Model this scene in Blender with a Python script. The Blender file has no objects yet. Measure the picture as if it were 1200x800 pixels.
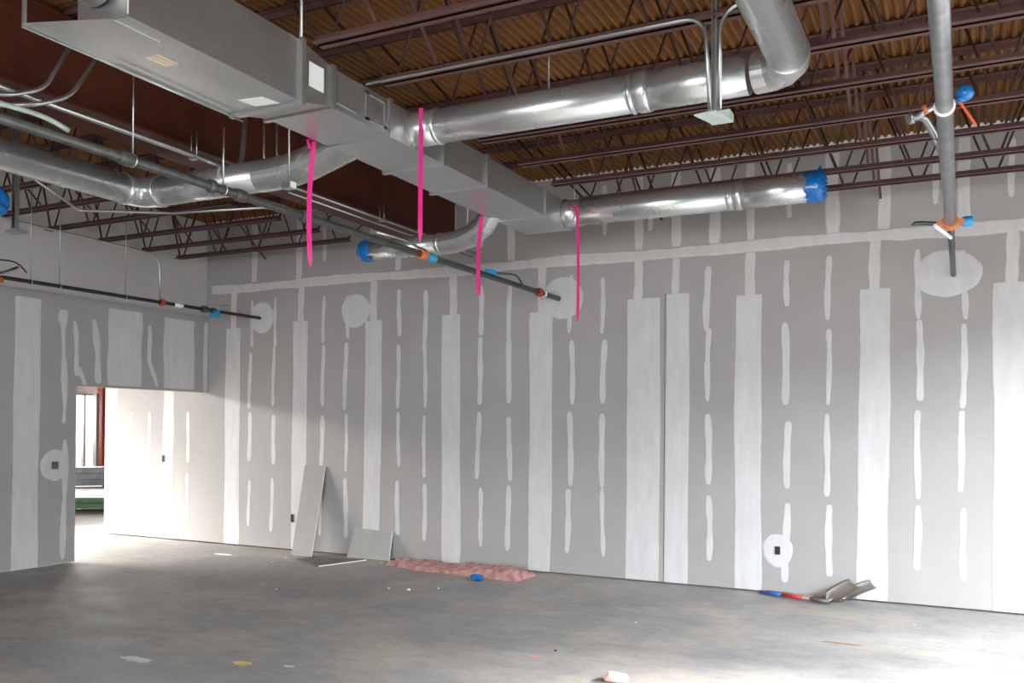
import bpy, bmesh, math, random
from mathutils import Vector, Matrix, Quaternion
random.seed(7)
scene = bpy.context.scene
COL = scene.collection
V = Vector
PI = math.pi

# ------------------------------------------------------------------ camera
cam_data = bpy.data.cameras.new('camera')
cam = bpy.data.objects.new('camera', cam_data)
COL.objects.link(cam)
yaw, pit, rol = math.radians(26.67), math.radians(0.496), math.radians(0.444)
F = V((-math.sin(yaw)*math.cos(pit), math.cos(yaw)*math.cos(pit), math.sin(pit)))
R0 = V((math.cos(yaw), math.sin(yaw), 0)); U0 = R0.cross(F)
R = math.cos(rol)*R0 + math.sin(rol)*U0
U = -math.sin(rol)*R0 + math.cos(rol)*U0
m = Matrix(((R.x, U.x, -F.x), (R.y, U.y, -F.y), (R.z, U.z, -F.z))).to_4x4()
m.translation = V((8.115, -9.625, 1.733))
cam.matrix_world = m
cam_data.sensor_width = 36.0
cam_data.lens = 1048.8*36/1200
cam_data.shift_y = 89.4/1200
cam_data.clip_start = 0.05; cam_data.clip_end = 200
scene.camera = cam

# ------------------------------------------------------------------ world, lights, exposure
w = bpy.data.worlds.new('daylight'); scene.world = w; w.use_nodes = True
bg = w.node_tree.nodes['Background']
bg.inputs[0].default_value = (0.86, 0.93, 1.0, 1); bg.inputs[1].default_value = 1.5
scene.view_settings.view_transform = 'Standard'
scene.view_settings.look = 'None'
scene.view_settings.exposure = 1.0
scene.view_settings.gamma = 1.0
scene.view_settings.use_curve_mapping = False
try:
    scene.cycles.use_denoising = True
    scene.cycles.max_bounces = 8; scene.cycles.diffuse_bounces = 6
    scene.cycles.sample_clamp_indirect = 6
except Exception:
    pass

def area(name, loc, aim, sx, sy, power, color=(1, 1, 1), spread=180):
    l = bpy.data.lights.new(name, 'AREA'); l.shape = 'RECTANGLE'
    l.size = sx; l.size_y = sy; l.energy = power; l.color = color
    l.spread = math.radians(spread)
    o = bpy.data.objects.new(name, l); COL.objects.link(o)
    o.location = loc
    d = V(aim) - V(loc)
    o.rotation_euler = d.to_track_quat('-Z', 'Y').to_euler()
    return o
# daylight outside the right-hand storefront, the rear storefront and the next room's storefront
area('daylight_right', (15.6, -5.2, 6.0), (6.5, -3.0, 0.7), 8.0, 3.6, 4000, (0.86, 0.93, 1.0))
area('daylight_rear', (6.5, -15.0, 2.8), (-1.7, -4, 2.2), 7.0, 3.0, 620, (0.93, 0.96, 1.0))
area('daylight_next_room', (-8.6, -4.6, 4.2), (-2.5, -0.6, 0.9), 5.0, 2.2, 1050, (1.0, 0.96, 0.90))
area('daylight_next_room_high', (-8.6, -3.4, 5.05), (-3.0, -0.3, 0.8), 3.4, 0.7, 1350, (1.0, 0.96, 0.90))
area('daylight_far', (-15.0, 6.0, 2.6), (-7.0, 2.5, 0.0), 9.0, 3.0, 800, (1.0, 0.97, 0.92))
sl = bpy.data.lights.new('sun', 'SUN'); sl.energy = 7; sl.angle = math.radians(9); sl.color = (1.0, 0.97, 0.93)
sun = bpy.data.objects.new('sun', sl); COL.objects.link(sun)
sun.rotation_euler = V((-1, -0.35, -0.56)).to_track_quat('-Z', 'Y').to_euler()

# ------------------------------------------------------------------ materials
def new_mat(name):
    mt = bpy.data.materials.new(name); mt.use_nodes = True
    nt = mt.node_tree; b = nt.nodes['Principled BSDF']
    return mt, nt, b
def noise(nt, scale, detail=4, rough=0.55, stretch=None, coord='Object'):
    tc = nt.nodes.new('ShaderNodeTexCoord'); n = nt.nodes.new('ShaderNodeTexNoise')
    n.inputs['Scale'].default_value = scale; n.inputs['Detail'].default_value = detail
    n.inputs['Roughness'].default_value = rough
    if stretch:
        mp = nt.nodes.new('ShaderNodeMapping'); mp.inputs['Scale'].default_value = stretch
        nt.links.new(tc.outputs[coord], mp.inputs[0]); nt.links.new(mp.outputs[0], n.inputs['Vector'])
    else:
        nt.links.new(tc.outputs[coord], n.inputs['Vector'])
    return n
def ramp(nt, src, stops):
    r = nt.nodes.new('ShaderNodeValToRGB'); e = r.color_ramp.elements
    e[0].position, e[0].color = stops[0][0], (*stops[0][1], 1)
    e[1].position, e[1].color = stops[-1][0], (*stops[-1][1], 1)
    for p, c in stops[1:-1]:
        k = e.new(p); k.color = (*c, 1)
    nt.links.new(src, r.inputs[0]); return r
def mix(nt, fac, a, b, mode='MIX'):
    mx = nt.nodes.new('ShaderNodeMix'); mx.data_type = 'RGBA'; mx.blend_type = mode
    for sock, val in ((mx.inputs['Factor'], fac), (mx.inputs['A'], a), (mx.inputs['B'], b)):
        if hasattr(val, 'links'): nt.links.new(val, sock)
        elif isinstance(val, tuple): sock.default_value = (*val, 1)
        else: sock.default_value = val
    return mx.outputs['Result']
def bump(nt, b, h, strength, dist=0.01):
    bp = nt.nodes.new('ShaderNodeBump'); bp.inputs['Strength'].default_value = strength
    bp.inputs['Distance'].default_value = dist
    nt.links.new(h, bp.inputs['Height']); nt.links.new(bp.outputs[0], b.inputs['Normal'])
def plain(name, c, rough=0.5, metal=0.0, var=0.12, scale=8, bumps=0.0):
    mt, nt, b = new_mat(name)
    n = noise(nt, scale)
    lo = tuple(max(0, x*(1-var)) for x in c); hi = tuple(min(1, x*(1+var)) for x in c)
    r = ramp(nt, n.outputs['Fac'], [(0.3, lo), (0.7, hi)])
    nt.links.new(r.outputs[0], b.inputs['Base Color'])
    b.inputs['Roughness'].default_value = rough; b.inputs['Metallic'].default_value = metal
    if bumps: bump(nt, b, n.outputs['Fac'], bumps)
    return mt

def drywall_mat():
    mt, nt, b = new_mat('drywall')
    at = nt.nodes.new('ShaderNodeAttribute'); at.attribute_name = 'mud'
    n1 = noise(nt, 1.1, 5); n2 = noise(nt, 9, 5, 0.6, (1, 1, 0.25)); n3 = noise(nt, 60, 3)
    paper = ramp(nt, n1.outputs['Fac'], [(0.3, (0.355, 0.340, 0.327)), (0.7, (0.395, 0.380, 0.367))])
    mudc = ramp(nt, n2.outputs['Fac'], [(0.3, (0.56, 0.545, 0.535)), (0.7, (0.64, 0.625, 0.62))])
    # thin feathered edge of the compound: break the blend up with noise
    mth = nt.nodes.new('ShaderNodeMath'); mth.operation = 'MULTIPLY_ADD'
    nt.links.new(n2.outputs['Fac'], mth.inputs[0]); mth.inputs[1].default_value = 0.5; mth.inputs[2].default_value = -0.25
    ad = nt.nodes.new('ShaderNodeMath'); ad.operation = 'ADD'; ad.use_clamp = True
    nt.links.new(mth.outputs[0], ad.inputs[0]); nt.links.new(at.outputs['Fac'], ad.inputs[1])
    gt = nt.nodes.new('ShaderNodeMapRange'); gt.interpolation_type = 'SMOOTHSTEP'
    gt.inputs['From Min'].default_value = 0.12; gt.inputs['From Max'].default_value = 0.62
    nt.links.new(ad.outputs[0], gt.inputs['Value'])
    at2 = nt.nodes.new('ShaderNodeMath'); at2.operation = 'MULTIPLY'
    ck = nt.nodes.new('ShaderNodeMath'); ck.operation = 'GREATER_THAN'; ck.inputs[1].default_value = 0.01
    nt.links.new(at.outputs['Fac'], ck.inputs[0])
    nt.links.new(gt.outputs['Result'], at2.inputs[0]); nt.links.new(ck.outputs[0], at2.inputs[1])
    c = mix(nt, at2.outputs[0], paper.outputs[0], mudc.outputs[0])
    tp = nt.nodes.new('ShaderNodeAttribute'); tp.attribute_name = 'tape'
    tm = nt.nodes.new('ShaderNodeMath'); tm.operation = 'MULTIPLY'
    nt.links.new(tp.outputs['Fac'], tm.inputs[0]); nt.links.new(n1.outputs['Fac'], tm.inputs[1])
    c = mix(nt, tm.outputs[0], c, (0.60, 0.50, 0.40))
    nt.links.new(c, b.inputs['Base Color'])
    b.inputs['Roughness'].default_value = 0.75
    b.inputs['Specular IOR Level'].default_value = 0.25
    bump(nt, b, n3.outputs['Fac'], 0.08, 0.004)
    return mt
M_DRY = drywall_mat()
M_SKIM = plain('skim_coated_wall', (0.52, 0.50, 0.485), 0.8, 0, 0.06, 1.2)

def concrete_mat():
    mt, nt, b = new_mat('concrete_floor')
    n1 = noise(nt, 0.35, 6, 0.6); n2 = noise(nt, 1.5, 9, 0.68, (0.8, 1.25, 1)); n3 = noise(nt, 30, 4); n4 = noise(nt, 0.9, 3, 0.5)
    a = ramp(nt, n1.outputs['Fac'], [(0.3, (0.225, 0.215, 0.21)), (0.7, (0.33, 0.315, 0.30))])
    d = ramp(nt, n2.outputs['Fac'], [(0.3, (0.62, 0.62, 0.65)), (0.46, (0.88, 0.88, 0.89)), (0.56, (1.0, 0.985, 0.96)), (0.72, (1.22, 1.16, 1.07))])
    c = mix(nt, 0.85, a.outputs[0], d.outputs[0], 'MULTIPLY')
    e = ramp(nt, n4.outputs['Fac'], [(0.48, (0, 0, 0)), (0.72, (1, 1, 1))])
    c = mix(nt, e.outputs[0], c, (0.37, 0.325, 0.27))
    n5 = noise(nt, 6, 8, 0.72, (0.8, 1.4, 1)); q5 = ramp(nt, n5.outputs['Fac'], [(0.35, (0.78, 0.79, 0.82)), (0.5, (1, 1, 1)), (0.68, (1.16, 1.13, 1.08))])
    c = mix(nt, 0.8, c, q5.outputs[0], 'MULTIPLY')
    g = ramp(nt, n3.outputs['Fac'], [(0.3, (0.85, 0.85, 0.85)), (0.7, (1.1, 1.1, 1.1))])
    c = mix(nt, 0.7, c, g.outputs[0], 'MULTIPLY')
    nt.links.new(c, b.inputs['Base Color'])
    rr = ramp(nt, n2.outputs['Fac'], [(0.3, (0.42, 0.42, 0.42)), (0.7, (0.68, 0.68, 0.68))])
    nt.links.new(rr.outputs[0], b.inputs['Roughness'])
    b.inputs['Specular IOR Level'].default_value = 0.35
    bump(nt, b, n3.outputs['Fac'], 0.15, 0.004)
    return mt
M_FLOOR = concrete_mat()

def galv_mat(name, base=0.62, rough=0.34, scale=26, dent=0.12):
    mt, nt, b = new_mat(name)
    tc = nt.nodes.new('ShaderNodeTexCoord'); vo = nt.nodes.new('ShaderNodeTexVoronoi')
    vo.inputs['Scale'].default_value = scale
    nt.links.new(tc.outputs['Object'], vo.inputs['Vector'])
    if dent < .05: vo.inputs['Scale'].default_value = 0.5
    r = ramp(nt, vo.outputs['Distance'], [(0.0, (base*0.95, base*0.97, base*0.96)), (0.7, (base*1.03, base*1.05, base*1.04))])
    n = noise(nt, 2.5, 4)
    r2 = ramp(nt, n.outputs['Fac'], [(0.3, (0.92, 0.92, 0.92)), (0.7, (1.05, 1.05, 1.05))])
    nt.links.new(mix(nt, 0.8, r.outputs[0], r2.outputs[0], 'MULTIPLY'), b.inputs['Base Color'])
    b.inputs['Metallic'].default_value = 0.78 if dent < .05 else 0.9
    rr = ramp(nt, n.outputs['Fac'], [(0.3, (rough*0.96,)*3), (0.7, (rough*1.05,)*3)])
    nt.links.new(rr.outputs[0], b.inputs['Roughness'])
    bump(nt, b, n.outputs['Fac'], dent, 0.02)
    return mt
M_GALV = galv_mat('galvanized_sheet', 0.56, 0.36)
M_GALVR = galv_mat('galvanized_round', 0.62, 0.27, 30, 0.02)
M_ZINC = plain('zinc_conduit', (0.5, 0.51, 0.5), 0.34, 0.9, 0.1, 12)
M_PIPE = plain('dark_steel_pipe', (0.085, 0.088, 0.085), 0.42, 0.45, 0.3, 14)
M_PIPEG = plain('grey_steel_pipe', (0.30, 0.305, 0.31), 0.32, 0.85, 0.2, 10)
M_PIPEB = plain('black_steel_pipe', (0.035, 0.032, 0.03), 0.45, 0.3, 0.3, 14)

def primer_mat(name, c, c2, scale=3):
    mt, nt, b = new_mat(name)
    n = noise(nt, scale, 7, 0.62); n2 = noise(nt, 22, 5, 0.6)
    r = ramp(nt, n.outputs['Fac'], [(0.3, c), (0.72, c2)])
    r2 = ramp(nt, n2.outputs['Fac'], [(0.3, (0.75, 0.72, 0.7)), (0.7, (1.1, 1.1, 1.1))])
    nt.links.new(mix(nt, 0.8, r.outputs[0], r2.outputs[0], 'MULTIPLY'), b.inputs['Base Color'])
    b.inputs['Roughness'].default_value = 0.55
    b.inputs['Specular IOR Level'].default_value = 0.3
    return mt
M_GIRDER = primer_mat('red_oxide_girder', (0.060, 0.0155, 0.008), (0.105, 0.027, 0.012))
M_JOIST = primer_mat('red_brown_joist_primer', (0.085, 0.040, 0.036), (0.13, 0.062, 0.055))
M_WEB = primer_mat('dark_joist_rod', (0.04, 0.02, 0.017), (0.075, 0.036, 0.03))
M_DECK = primer_mat('brown_deck', (0.125, 0.050, 0.012), (0.21, 0.086, 0.022), 1.5)
M_PINK = plain('pink_flagging', (0.62, 0.012, 0.19), 0.5, 0, 0.08)
M_BLUE = plain('blue_plastic_film', (0.008, 0.15, 0.46), 0.2, 0, 0.25, 20)
M_BLUET = plain('blue_tape', (0.02, 0.30, 0.60), 0.4, 0, 0.1)
M_RED = plain('red_coupling', (0.45, 0.05, 0.03), 0.4, 0.1)
M_ORANGE = plain('orange_coupling', (0.60, 0.17, 0.05), 0.4, 0.1)
M_ORST = plain('orange_strap', (0.95, 0.13, 0.02), 0.4)
M_WHITE = plain('white_label', (0.85, 0.85, 0.84), 0.6, 0, 0.02)
M_MINT = plain('pale_galvanized_plate', (0.50, 0.60, 0.55), 0.5, 0.2)
M_DARK = plain('dark_recess', (0.02, 0.02, 0.02), 0.8)
M_FRAME = plain('storefront_frame', (0.22, 0.20, 0.19), 0.5, 0.2)
M_REDCOL = plain('red_column_paint', (0.50, 0.12, 0.09), 0.5)
M_PAPER = plain('board_face_paper', (0.34, 0.33, 0.315), 0.8, 0, 0.05, 4)
M_CORE = plain('gypsum_core', (0.80, 0.79, 0.77), 0.8, 0, 0.05)
M_STUD = plain('steel_stud_bundle', (0.48, 0.53, 0.60), 0.4, 0.3, 0.25, 5)
M_GREEN = plain('green_wrapped_board', (0.30, 0.58, 0.33), 0.5, 0, 0.25, 5)
M_BATT = plain('pink_insulation', (0.44, 0.225, 0.205), 0.95, 0, 0.45, 11, 0.9)
M_STEEL = plain('worn_shovel_steel', (0.14, 0.115, 0.095), 0.45, 0.35, 0.25, 10)
M_STEELG = plain('grey_shovel_steel', (0.2, 0.195, 0.185), 0.5, 0.5, 0.2, 10)
M_HBLUE = plain('blue_handle_tape', (0.02, 0.08, 0.35), 0.5)
M_HRED = plain('red_handle_tape', (0.50, 0.02, 0.03), 0.5)
M_WOOD = plain('grey_wooden_handle', (0.30, 0.25, 0.20), 0.7)
M_YEL = plain('yellow_paint_chalk', (0.55, 0.42, 0.12), 0.8, 0, 0.25, 20)
M_CARD = plain('cardboard', (0.48, 0.33, 0.20), 0.8)
M_OUT = plain('outside_paving', (0.25, 0.25, 0.24), 0.9)

# ------------------------------------------------------------------ helpers
def obj(name, bm, mats, parent=None, smooth=False):
    me = bpy.data.meshes.new(name)
    bmesh.ops.recalc_face_normals(bm, faces=bm.faces[:])
    bm.to_mesh(me); bm.free()
    for mt in (mats if isinstance(mats, (list, tuple)) else [mats]): me.materials.append(mt)
    if smooth:
        for p in me.polygons: p.use_smooth = True
    o = bpy.data.objects.new(name, me); COL.objects.link(o)
    if parent is not None:
        o.parent = parent
        w_ = V((0, 0, 0)); q = parent
        while q is not None: w_ += q.location; q = q.parent
        o.location = -w_ 
    return o
def tag(o, label, cat, group=None, kind=None):
    o['label'] = label; o['category'] = cat
    if group: o['group'] = group
    if kind: o['kind'] = kind
    return o
def thing(name, label, cat, loc=(0, 0, 0), group=None):
    o = bpy.data.objects.new(name, None); COL.objects.link(o); o.location = loc
    o.empty_display_size = 0.1
    return tag(o, label, cat, group)
def struct(name, bm, mats, label=None):
    o = obj(name, bm, mats); o['kind'] = 'structure'
    return o
def NB(): return bmesh.new()
def box(bm, a, b, mi=0):
    x0, y0, z0 = (min(a[i], b[i]) for i in range(3)); x1, y1, z1 = (max(a[i], b[i]) for i in range(3))
    vs = [bm.verts.new(p) for p in ((x0,y0,z0),(x1,y0,z0),(x1,y1,z0),(x0,y1,z0),(x0,y0,z1),(x1,y0,z1),(x1,y1,z1),(x0,y1,z1))]
    for f in ((0,1,2,3),(4,5,6,7),(0,1,5,4),(1,2,6,5),(2,3,7,6),(3,0,4,7)):
        fc = bm.faces.new([vs[i] for i in f]); fc.material_index = mi
    return vs
def prism(bm, A, B, mi=0):
    """loft between two equal rings of points, closed"""
    a = [bm.verts.new(p) for p in A]; b = [bm.verts.new(p) for p in B]; n = len(a)
    for i in range(n):
        f = bm.faces.new((a[i], a[(i+1) % n], b[(i+1) % n], b[i])); f.material_index = mi
    bm.faces.new(a).material_index = mi; bm.faces.new(b).material_index = mi
def rrect(x0, x1, z0, z1, y): return [(x0,y,z0),(x1,y,z0),(x1,y,z1),(x0,y,z1)]
def frame_ring(d, prev=None):
    d = d.normalized()
    ref = prev if prev is not None else (V((0,0,1)) if abs(d.z) < 0.9 else V((1,0,0)))
    u = ref - d*ref.dot(d)
    if u.length < 1e-4: u = d.orthogonal()
    u.normalize(); return u, d.cross(u)
def tube(bm, pts, r, seg=10, cap=True, mi=0, smooth_all=True):
    pts = [V(p) for p in pts]; n = len(pts)
    rs = r if isinstance(r, (list, tuple)) else [r]*n
    rings = []; prev = None
    for i, p in enumerate(pts):
        if i == 0: d = pts[1]-p
        elif i == n-1: d = p-pts[-2]
        else: d = (pts[i+1]-p).normalized() + (p-pts[i-1]).normalized()
        u, v = frame_ring(d, prev); prev = u
        rings.append([bm.verts.new(p + rs[i]*(math.cos(t)*u + math.sin(t)*v)) for t in [2*PI*k/seg for k in range(seg)]])
    for i in range(n-1):
        for k in range(seg):
            f = bm.faces.new((rings[i][k], rings[i][(k+1)%seg], rings[i+1][(k+1)%seg], rings[i+1][k]))
            f.smooth = smooth_all; f.material_index = mi
    if cap:
        for rg in (rings[0], rings[-1]):
            f = bm.faces.new(rg); f.material_index = mi
def arcpts(c, u, v, r, a0, a1, n=8):
    c, u, v = V(c), V(u), V(v)
    return [c + r*(math.cos(a)*u + math.sin(a)*v) for a in [a0+(a1-a0)*k/n for k in range(n+1)]]
def bend(p0, p1, p2, r, n=6):
    """rounded corner at p1"""
    p0, p1, p2 = V(p0), V(p1), V(p2)
    a = (p0-p1).normalized(); b = (p2-p1).normalized()
    s, e = p1+a*r, p1+b*r
    return [(1-t)**2*s + 2*t*(1-t)*p1 + t*t*e for t in [k/n for k in range(n+1)]]
def path(pts, r):
    out = [V(pts[0])]
    for i in range(1, len(pts)-1): out += bend(pts[i-1], pts[i], pts[i+1], r)
    out.append(V(pts[-1])); return out
def tube_obj(name, pts, r, mat, parent=None, seg=10):
    bm = NB(); tube(bm, pts, r, seg); return keep_smooth(name, bm, mat, parent)
def keep_smooth(name, bm, mat, parent=None):
    return obj(name, bm, mat, parent)
def bar(bm, a, b, w_, h_, mi=0):
    """square bar between points a, b"""
    a, b = V(a), V(b); u, v = frame_ring(b-a)
    q = [u*h_/2+v*w_/2, u*h_/2-v*w_/2, -u*h_/2-v*w_/2, -u*h_/2+v*w_/2]
    prism(bm, [a+k for k in q], [b+k for k in q], mi)

# ------------------------------------------------------------------ drywall surfaces
class Wall:
    """flat gypsum wall with raised compound patches; maps (s, z, out) to space"""
    def __init__(self, f):
        self.bm = NB(); self.f = f
        self.mud = self.bm.verts.layers.float.new('mud'); self.tape = self.bm.verts.layers.float.new('tape')
        self.k = 0
    def v(self, s, z, o, mud=0.0, tape=0.0):
        q = self.bm.verts.new(self.f(s, z, o)); q[self.mud] = mud; q[self.tape] = tape; return q
    def quad(self, s0, z0, s1, z1, o=0.0):
        self.bm.faces.new([self.v(s0,z0,o), self.v(s1,z0,o), self.v(s1,z1,o), self.v(s0,z1,o)])
    def block(self, s0, z0, s1, z1, t):
        """solid panel: front at out=0, back at out=-t"""
        c = [(s0,z0),(s1,z0),(s1,z1),(s0,z1)]
        a = [self.v(s,z,0) for s,z in c]; b = [self.v(s,z,-t) for s,z in c]
        self.bm.faces.new(a); self.bm.faces.new(b)
        for i in range(4): self.bm.faces.new((a[i],a[(i+1)%4],b[(i+1)%4],b[i]))
    def strip(self, c, z0, z1, w_, amp=0.006, feather=0.22, taper=False, mud=1.0, tape=0.0, drift=0.0, edge=0.0):
        """vertical run of compound"""
        self.k += 1; o = 0.0016 + 0.00035*(self.k % 6)
        n = max(4, int(abs(z1-z0)/0.07)); rows = []
        ph = [random.random()*6.28 for _ in range(4)]
        ts = [i/n for i in range(n+1)]
        if taper: ts = sorted(set(ts + [0.012, 0.03, 0.97, 0.988]))
        for i, t in enumerate(ts):
            z = z0+(z1-z0)*t
            cc = c + amp*0.8*math.sin(ph[0]+t*5) + drift*t
            hw = w_/2*(1 + 0.0) + amp*math.sin(ph[1]+t*11)*0.6 + random.uniform(-amp, amp)*0.35
            if taper:
                e = min(1, min(t, 1-t)/0.06)
                hw *= 0.45+0.55*math.sqrt(e)
            m_ = mud
            if t in (0, 1): m_ = 0.35*mud if taper else mud*0.6
            fe = feather*w_
            hw = max(hw, 0.012); fe = min(fe, hw*0.6)
            rows.append([self.v(cc-hw, z, o*0.3, edge), self.v(cc-hw+fe, z, o, m_), self.v(cc, z, o, m_, tape), self.v(cc+hw-fe, z, o, m_), self.v(cc+hw, z, o*0.3, edge)])
        for a, b in zip(rows, rows[1:]):
            for i in range(4): self.bm.faces.new((a[i], a[i+1], b[i+1], b[i]))
    def run(self, s0, s1, zf, w_, tape=0.9):
        """horizontal taped joint"""
        n = int((s1-s0)/0.12); rows = []
        for i in range(n+1):
            s = s0+(s1-s0)*i/n; z = zf(s)+0.008*math.sin(s*2.1)+random.uniform(-.004,.004)
            hw = w_/2*(1+0.12*math.sin(s*3.3)+random.uniform(-.08,.08))
            tp = tape*max(0, 0.55+0.45*math.sin(s*1.3+1.0))
            rows.append([self.v(s,z-hw,.0008,0.02), self.v(s,z-hw*.7,.0042,.8), self.v(s,z-hw*.4,.0044,.8,tp), self.v(s,z+hw*.4,.0044,.8,tp), self.v(s,z+hw*.7,.0042,.8), self.v(s,z+hw,.0008,0.02)])
        for a, b in zip(rows, rows[1:]):
            for i in range(5): self.bm.faces.new((a[i], a[i+1], b[i+1], b[i]))
    def disc(self, s, z, r, ry=None, hole=0.0, mud=1.25):
        ry = ry or r; self.k += 1; o = 0.0045+0.0003*(self.k % 4); n = 36; rings = []
        rr = [(hole or 0.001), 0.5*r, 0.88*r, r]
        for j, q in enumerate(rr):
            wob = [1+0.02*math.sin(3*k*2*PI/n+s)+0.012*math.sin(7*k*2*PI/n) for k in range(n)]
            rings.append([self.v(s+q*wob[k]*math.cos(2*PI*k/n), z+q*ry/r*wob[k]*math.sin(2*PI*k/n), o if j < 3 else .001, mud if j < 3 else 0.3) for k in range(n)])
        for a, b in zip(rings, rings[1:]):
            for k in range(n): self.bm.faces.new((a[k], a[(k+1)%n], b[(k+1)%n], b[k]))

BW = 1.2192
DECK = 4.63
GAP = 0.018
back = Wall(lambda s, z, o: (s, -o, z))
CJ = 5.17                                       # control joint
back.block(-3.82, GAP, CJ-0.003, 3.22, 0.14)
back.block(CJ+0.003, GAP, 11.3, 3.22, 0.14)
back.block(-3.82, 3.22, 11.3, 4.675, 0.14)
back.run(-1.6, 11.2, lambda s: 3.66, 0.135)
bands = [(-1.19, .29, 3.09), (0.03, .26, 3.14), (1.235, .28, 3.09), (2.44, .28, 3.11), (3.655, .31, 3.08), (6.09, .29, 3.14), (7.325, .30, 3.13), (8.53, .30, 3.12), (9.75, .30, 3.12), (10.9, .3, 3.1)]
for c, w_, zt in bands:
    back.strip(c, GAP, zt, w_, amp=0.008, feather=0.06, drift=random.uniform(-.02, .02))
    if c > -1.5: back.strip(c + 0.01, zt-0.02, 3.62, 0.125, amp=0.006, feather=0.2, mud=0.85, tape=0.35)
back.strip(4.925, GAP, 3.17, 0.40, amp=0.005, feather=0.05); back.strip(5.315, GAP, 3.20, 0.27, amp=0.005, feather=0.05)
back.strip(4.86, 3.15, 3.62, 0.12, mud=0.85, tape=0.3); back.strip(5.29, 3.17, 3.62, 0.11, mud=0.6)
def col(s, segs, w_=0.072):
    for a, b in segs: back.strip(s + random.uniform(-.015, .015), a, b, w_*random.uniform(.85, 1.2), amp=0.007, feather=0.25, taper=True, drift=random.uniform(-.02,.02))
R_ = random.uniform
std = lambda: [(3.47+R_(-.04,.03), 2.86+R_(-.1,.05)), (2.76+R_(-.04,.06), 1.97+R_(-.05,.05)), (1.87+R_(-.04,.05), 1.12+R_(-.12,.1)), (0.99+R_(-.05,.05), 0.28+R_(-.08,.08))]
for s in (-0.85, -0.43, 0.42, 0.82, 1.63, 2.04, 2.84, 3.23, 4.04, 4.44, 5.66, 6.90, 7.74, 8.13, 8.95, 9.35, 10.2, 10.6):
    col(s, std())
col(6.48, [(3.48, 3.0), (2.83, 1.97), (1.80, 1.10), (0.95, 0.12)], .085)
# upper tier above the long joint
for s, w_ in ((-0.8, .12), (0.0, .13), (1.62, .12), (3.25, .12), (4.86, .12), (5.29, .13), (5.72, .15), (6.10, .10), (6.93, .16), (7.42, .14), (8.13, .13), (8.9, .12), (9.7, .12)):
    back.strip(s, 3.72, 4.66, w_, amp=0.006, feather=0.2, mud=0.75, tape=0.5)
for s in (0.43, 1.2, 2.45, 2.85, 4.45, 5.0, 6.5, 7.88, 8.53, 9.3):
    back.strip(s, 3.92, 4.5, 0.075, taper=True, mud=0.6)
back.disc(-0.655, 3.22, 0.22); back.disc(0.955, 3.235, 0.235, 0.225); back.disc(3.93, 3.23, 0.27, 0.25, mud=1.4); back.disc(7.99, 3.24, 0.30, 0.23, mud=1.3)
back.disc(6.40, 0.45, 0.155, 0.175, mud=1.8)
# stretches next to the opening (bands on the part seen through it)
back.strip(-2.45, GAP, 2.4, .26, mud=.8); back.strip(-3.66, GAP, 2.4, .3, mud=.8)
for s in (-2.05, -2.85, -3.25): back.strip(s, 0.3, 1.0, .07, taper=True); back.strip(s, 1.15, 1.9, .07, taper=True)
wb = struct('wall_back', back.bm, M_DRY)

# left wall: lower furred wall with an opening, a step at z 3.28, the upper wall set back
left = Wall(lambda s, z, o: (-1.656+o, s, z))
left.block(-13.3, GAP, -2.163, 3.28, 0.14)
left.block(-2.163, 2.18, -0.001, 3.28, 0.14)
left.strip(-2.82, GAP, 3.19, .34, amp=.008, feather=.05); left.strip(-4.05, GAP, 3.19, .3, feather=.06); left.strip(-5.3, GAP, 3.19, .3, feather=.06); left.strip(-6.5, GAP, 3.19, .3, feather=.06)
left.strip(-1.45, 2.21, 3.20, .55, amp=.008, feather=.04, mud=.9); left.strip(-0.545, 2.21, 3.18, .56, amp=.008, feather=.04, mud=.9); left.strip(-0.06, 2.19, 3.19, .10, feather=.3)
left.strip(-2.34, 1.72, 3.08, .08, amp=.02, feather=.3); left.strip(-2.32, 0.06, 1.52, .085, amp=.015, feather=.25, taper=True); left.strip(-2.36, 2.95, 3.1, .16, feather=.3)
left.strip(-2.15, 2.3, 2.98, .075, amp=.012, taper=True, drift=-.05); left.strip(-2.06, 2.2, 2.42, .08, amp=.02, drift=-.06, taper=True)
left.strip(-1.84, 2.22, 3.03, .10, amp=.015, taper=True, drift=-.08)
left.strip(-0.93, 2.22, 2.62, .085, amp=.01, taper=True, drift=-.14); left.strip(-1.06, 2.55, 3.05, .08, taper=True)
left.disc(-2.45, 1.212, 0.19, 0.19, mud=1.5)
for s in (-3.25, -3.65, -4.5, -4.9):
    for a, b in std()[1:]: left.strip(s, a, b, .07, taper=True)
struct('wall_left', left.bm, M_DRY)
up = Wall(lambda s, z, o: (-1.70+o, s, z))
up.block(-13.3, 3.26, -0.001, 4.66, 0.10)
up.strip(-1.2, 3.3, 4.6, .14, mud=.35); up.strip(-3.6, 3.3, 4.6, .14, mud=.35)
struct('wall_left_upper', up.bm, M_SKIM)

# rest of the room shell
def shell(name, boxes, mat=M_DRY):
    bm = NB()
    for a, b in boxes: box(bm, a, b)
    return struct(name, bm, mat)
XR, YR = 11.3, -13.2
shell('wall_right', [((XR, YR, 0), (XR+.15, -7.9, 4.66)), ((XR, -1.5, 0), (XR+.15, 0.14, 4.66)), ((XR, -7.9, 3.45), (XR+.15, -1.5, 4.66)), ((XR, -7.9, 0), (XR+.15, -1.5, 0.12))])
shell('wall_rear', [((-1.8, YR-.15, 0), (0.8, YR, 4.66)), ((10.2, YR-.15, 0), (XR, YR, 4.66)), ((0.8, YR-.15, 3.2), (10.2, YR, 4.66)), ((0.8, YR-.15, 0), (10.2, YR, 0.12))])
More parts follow.
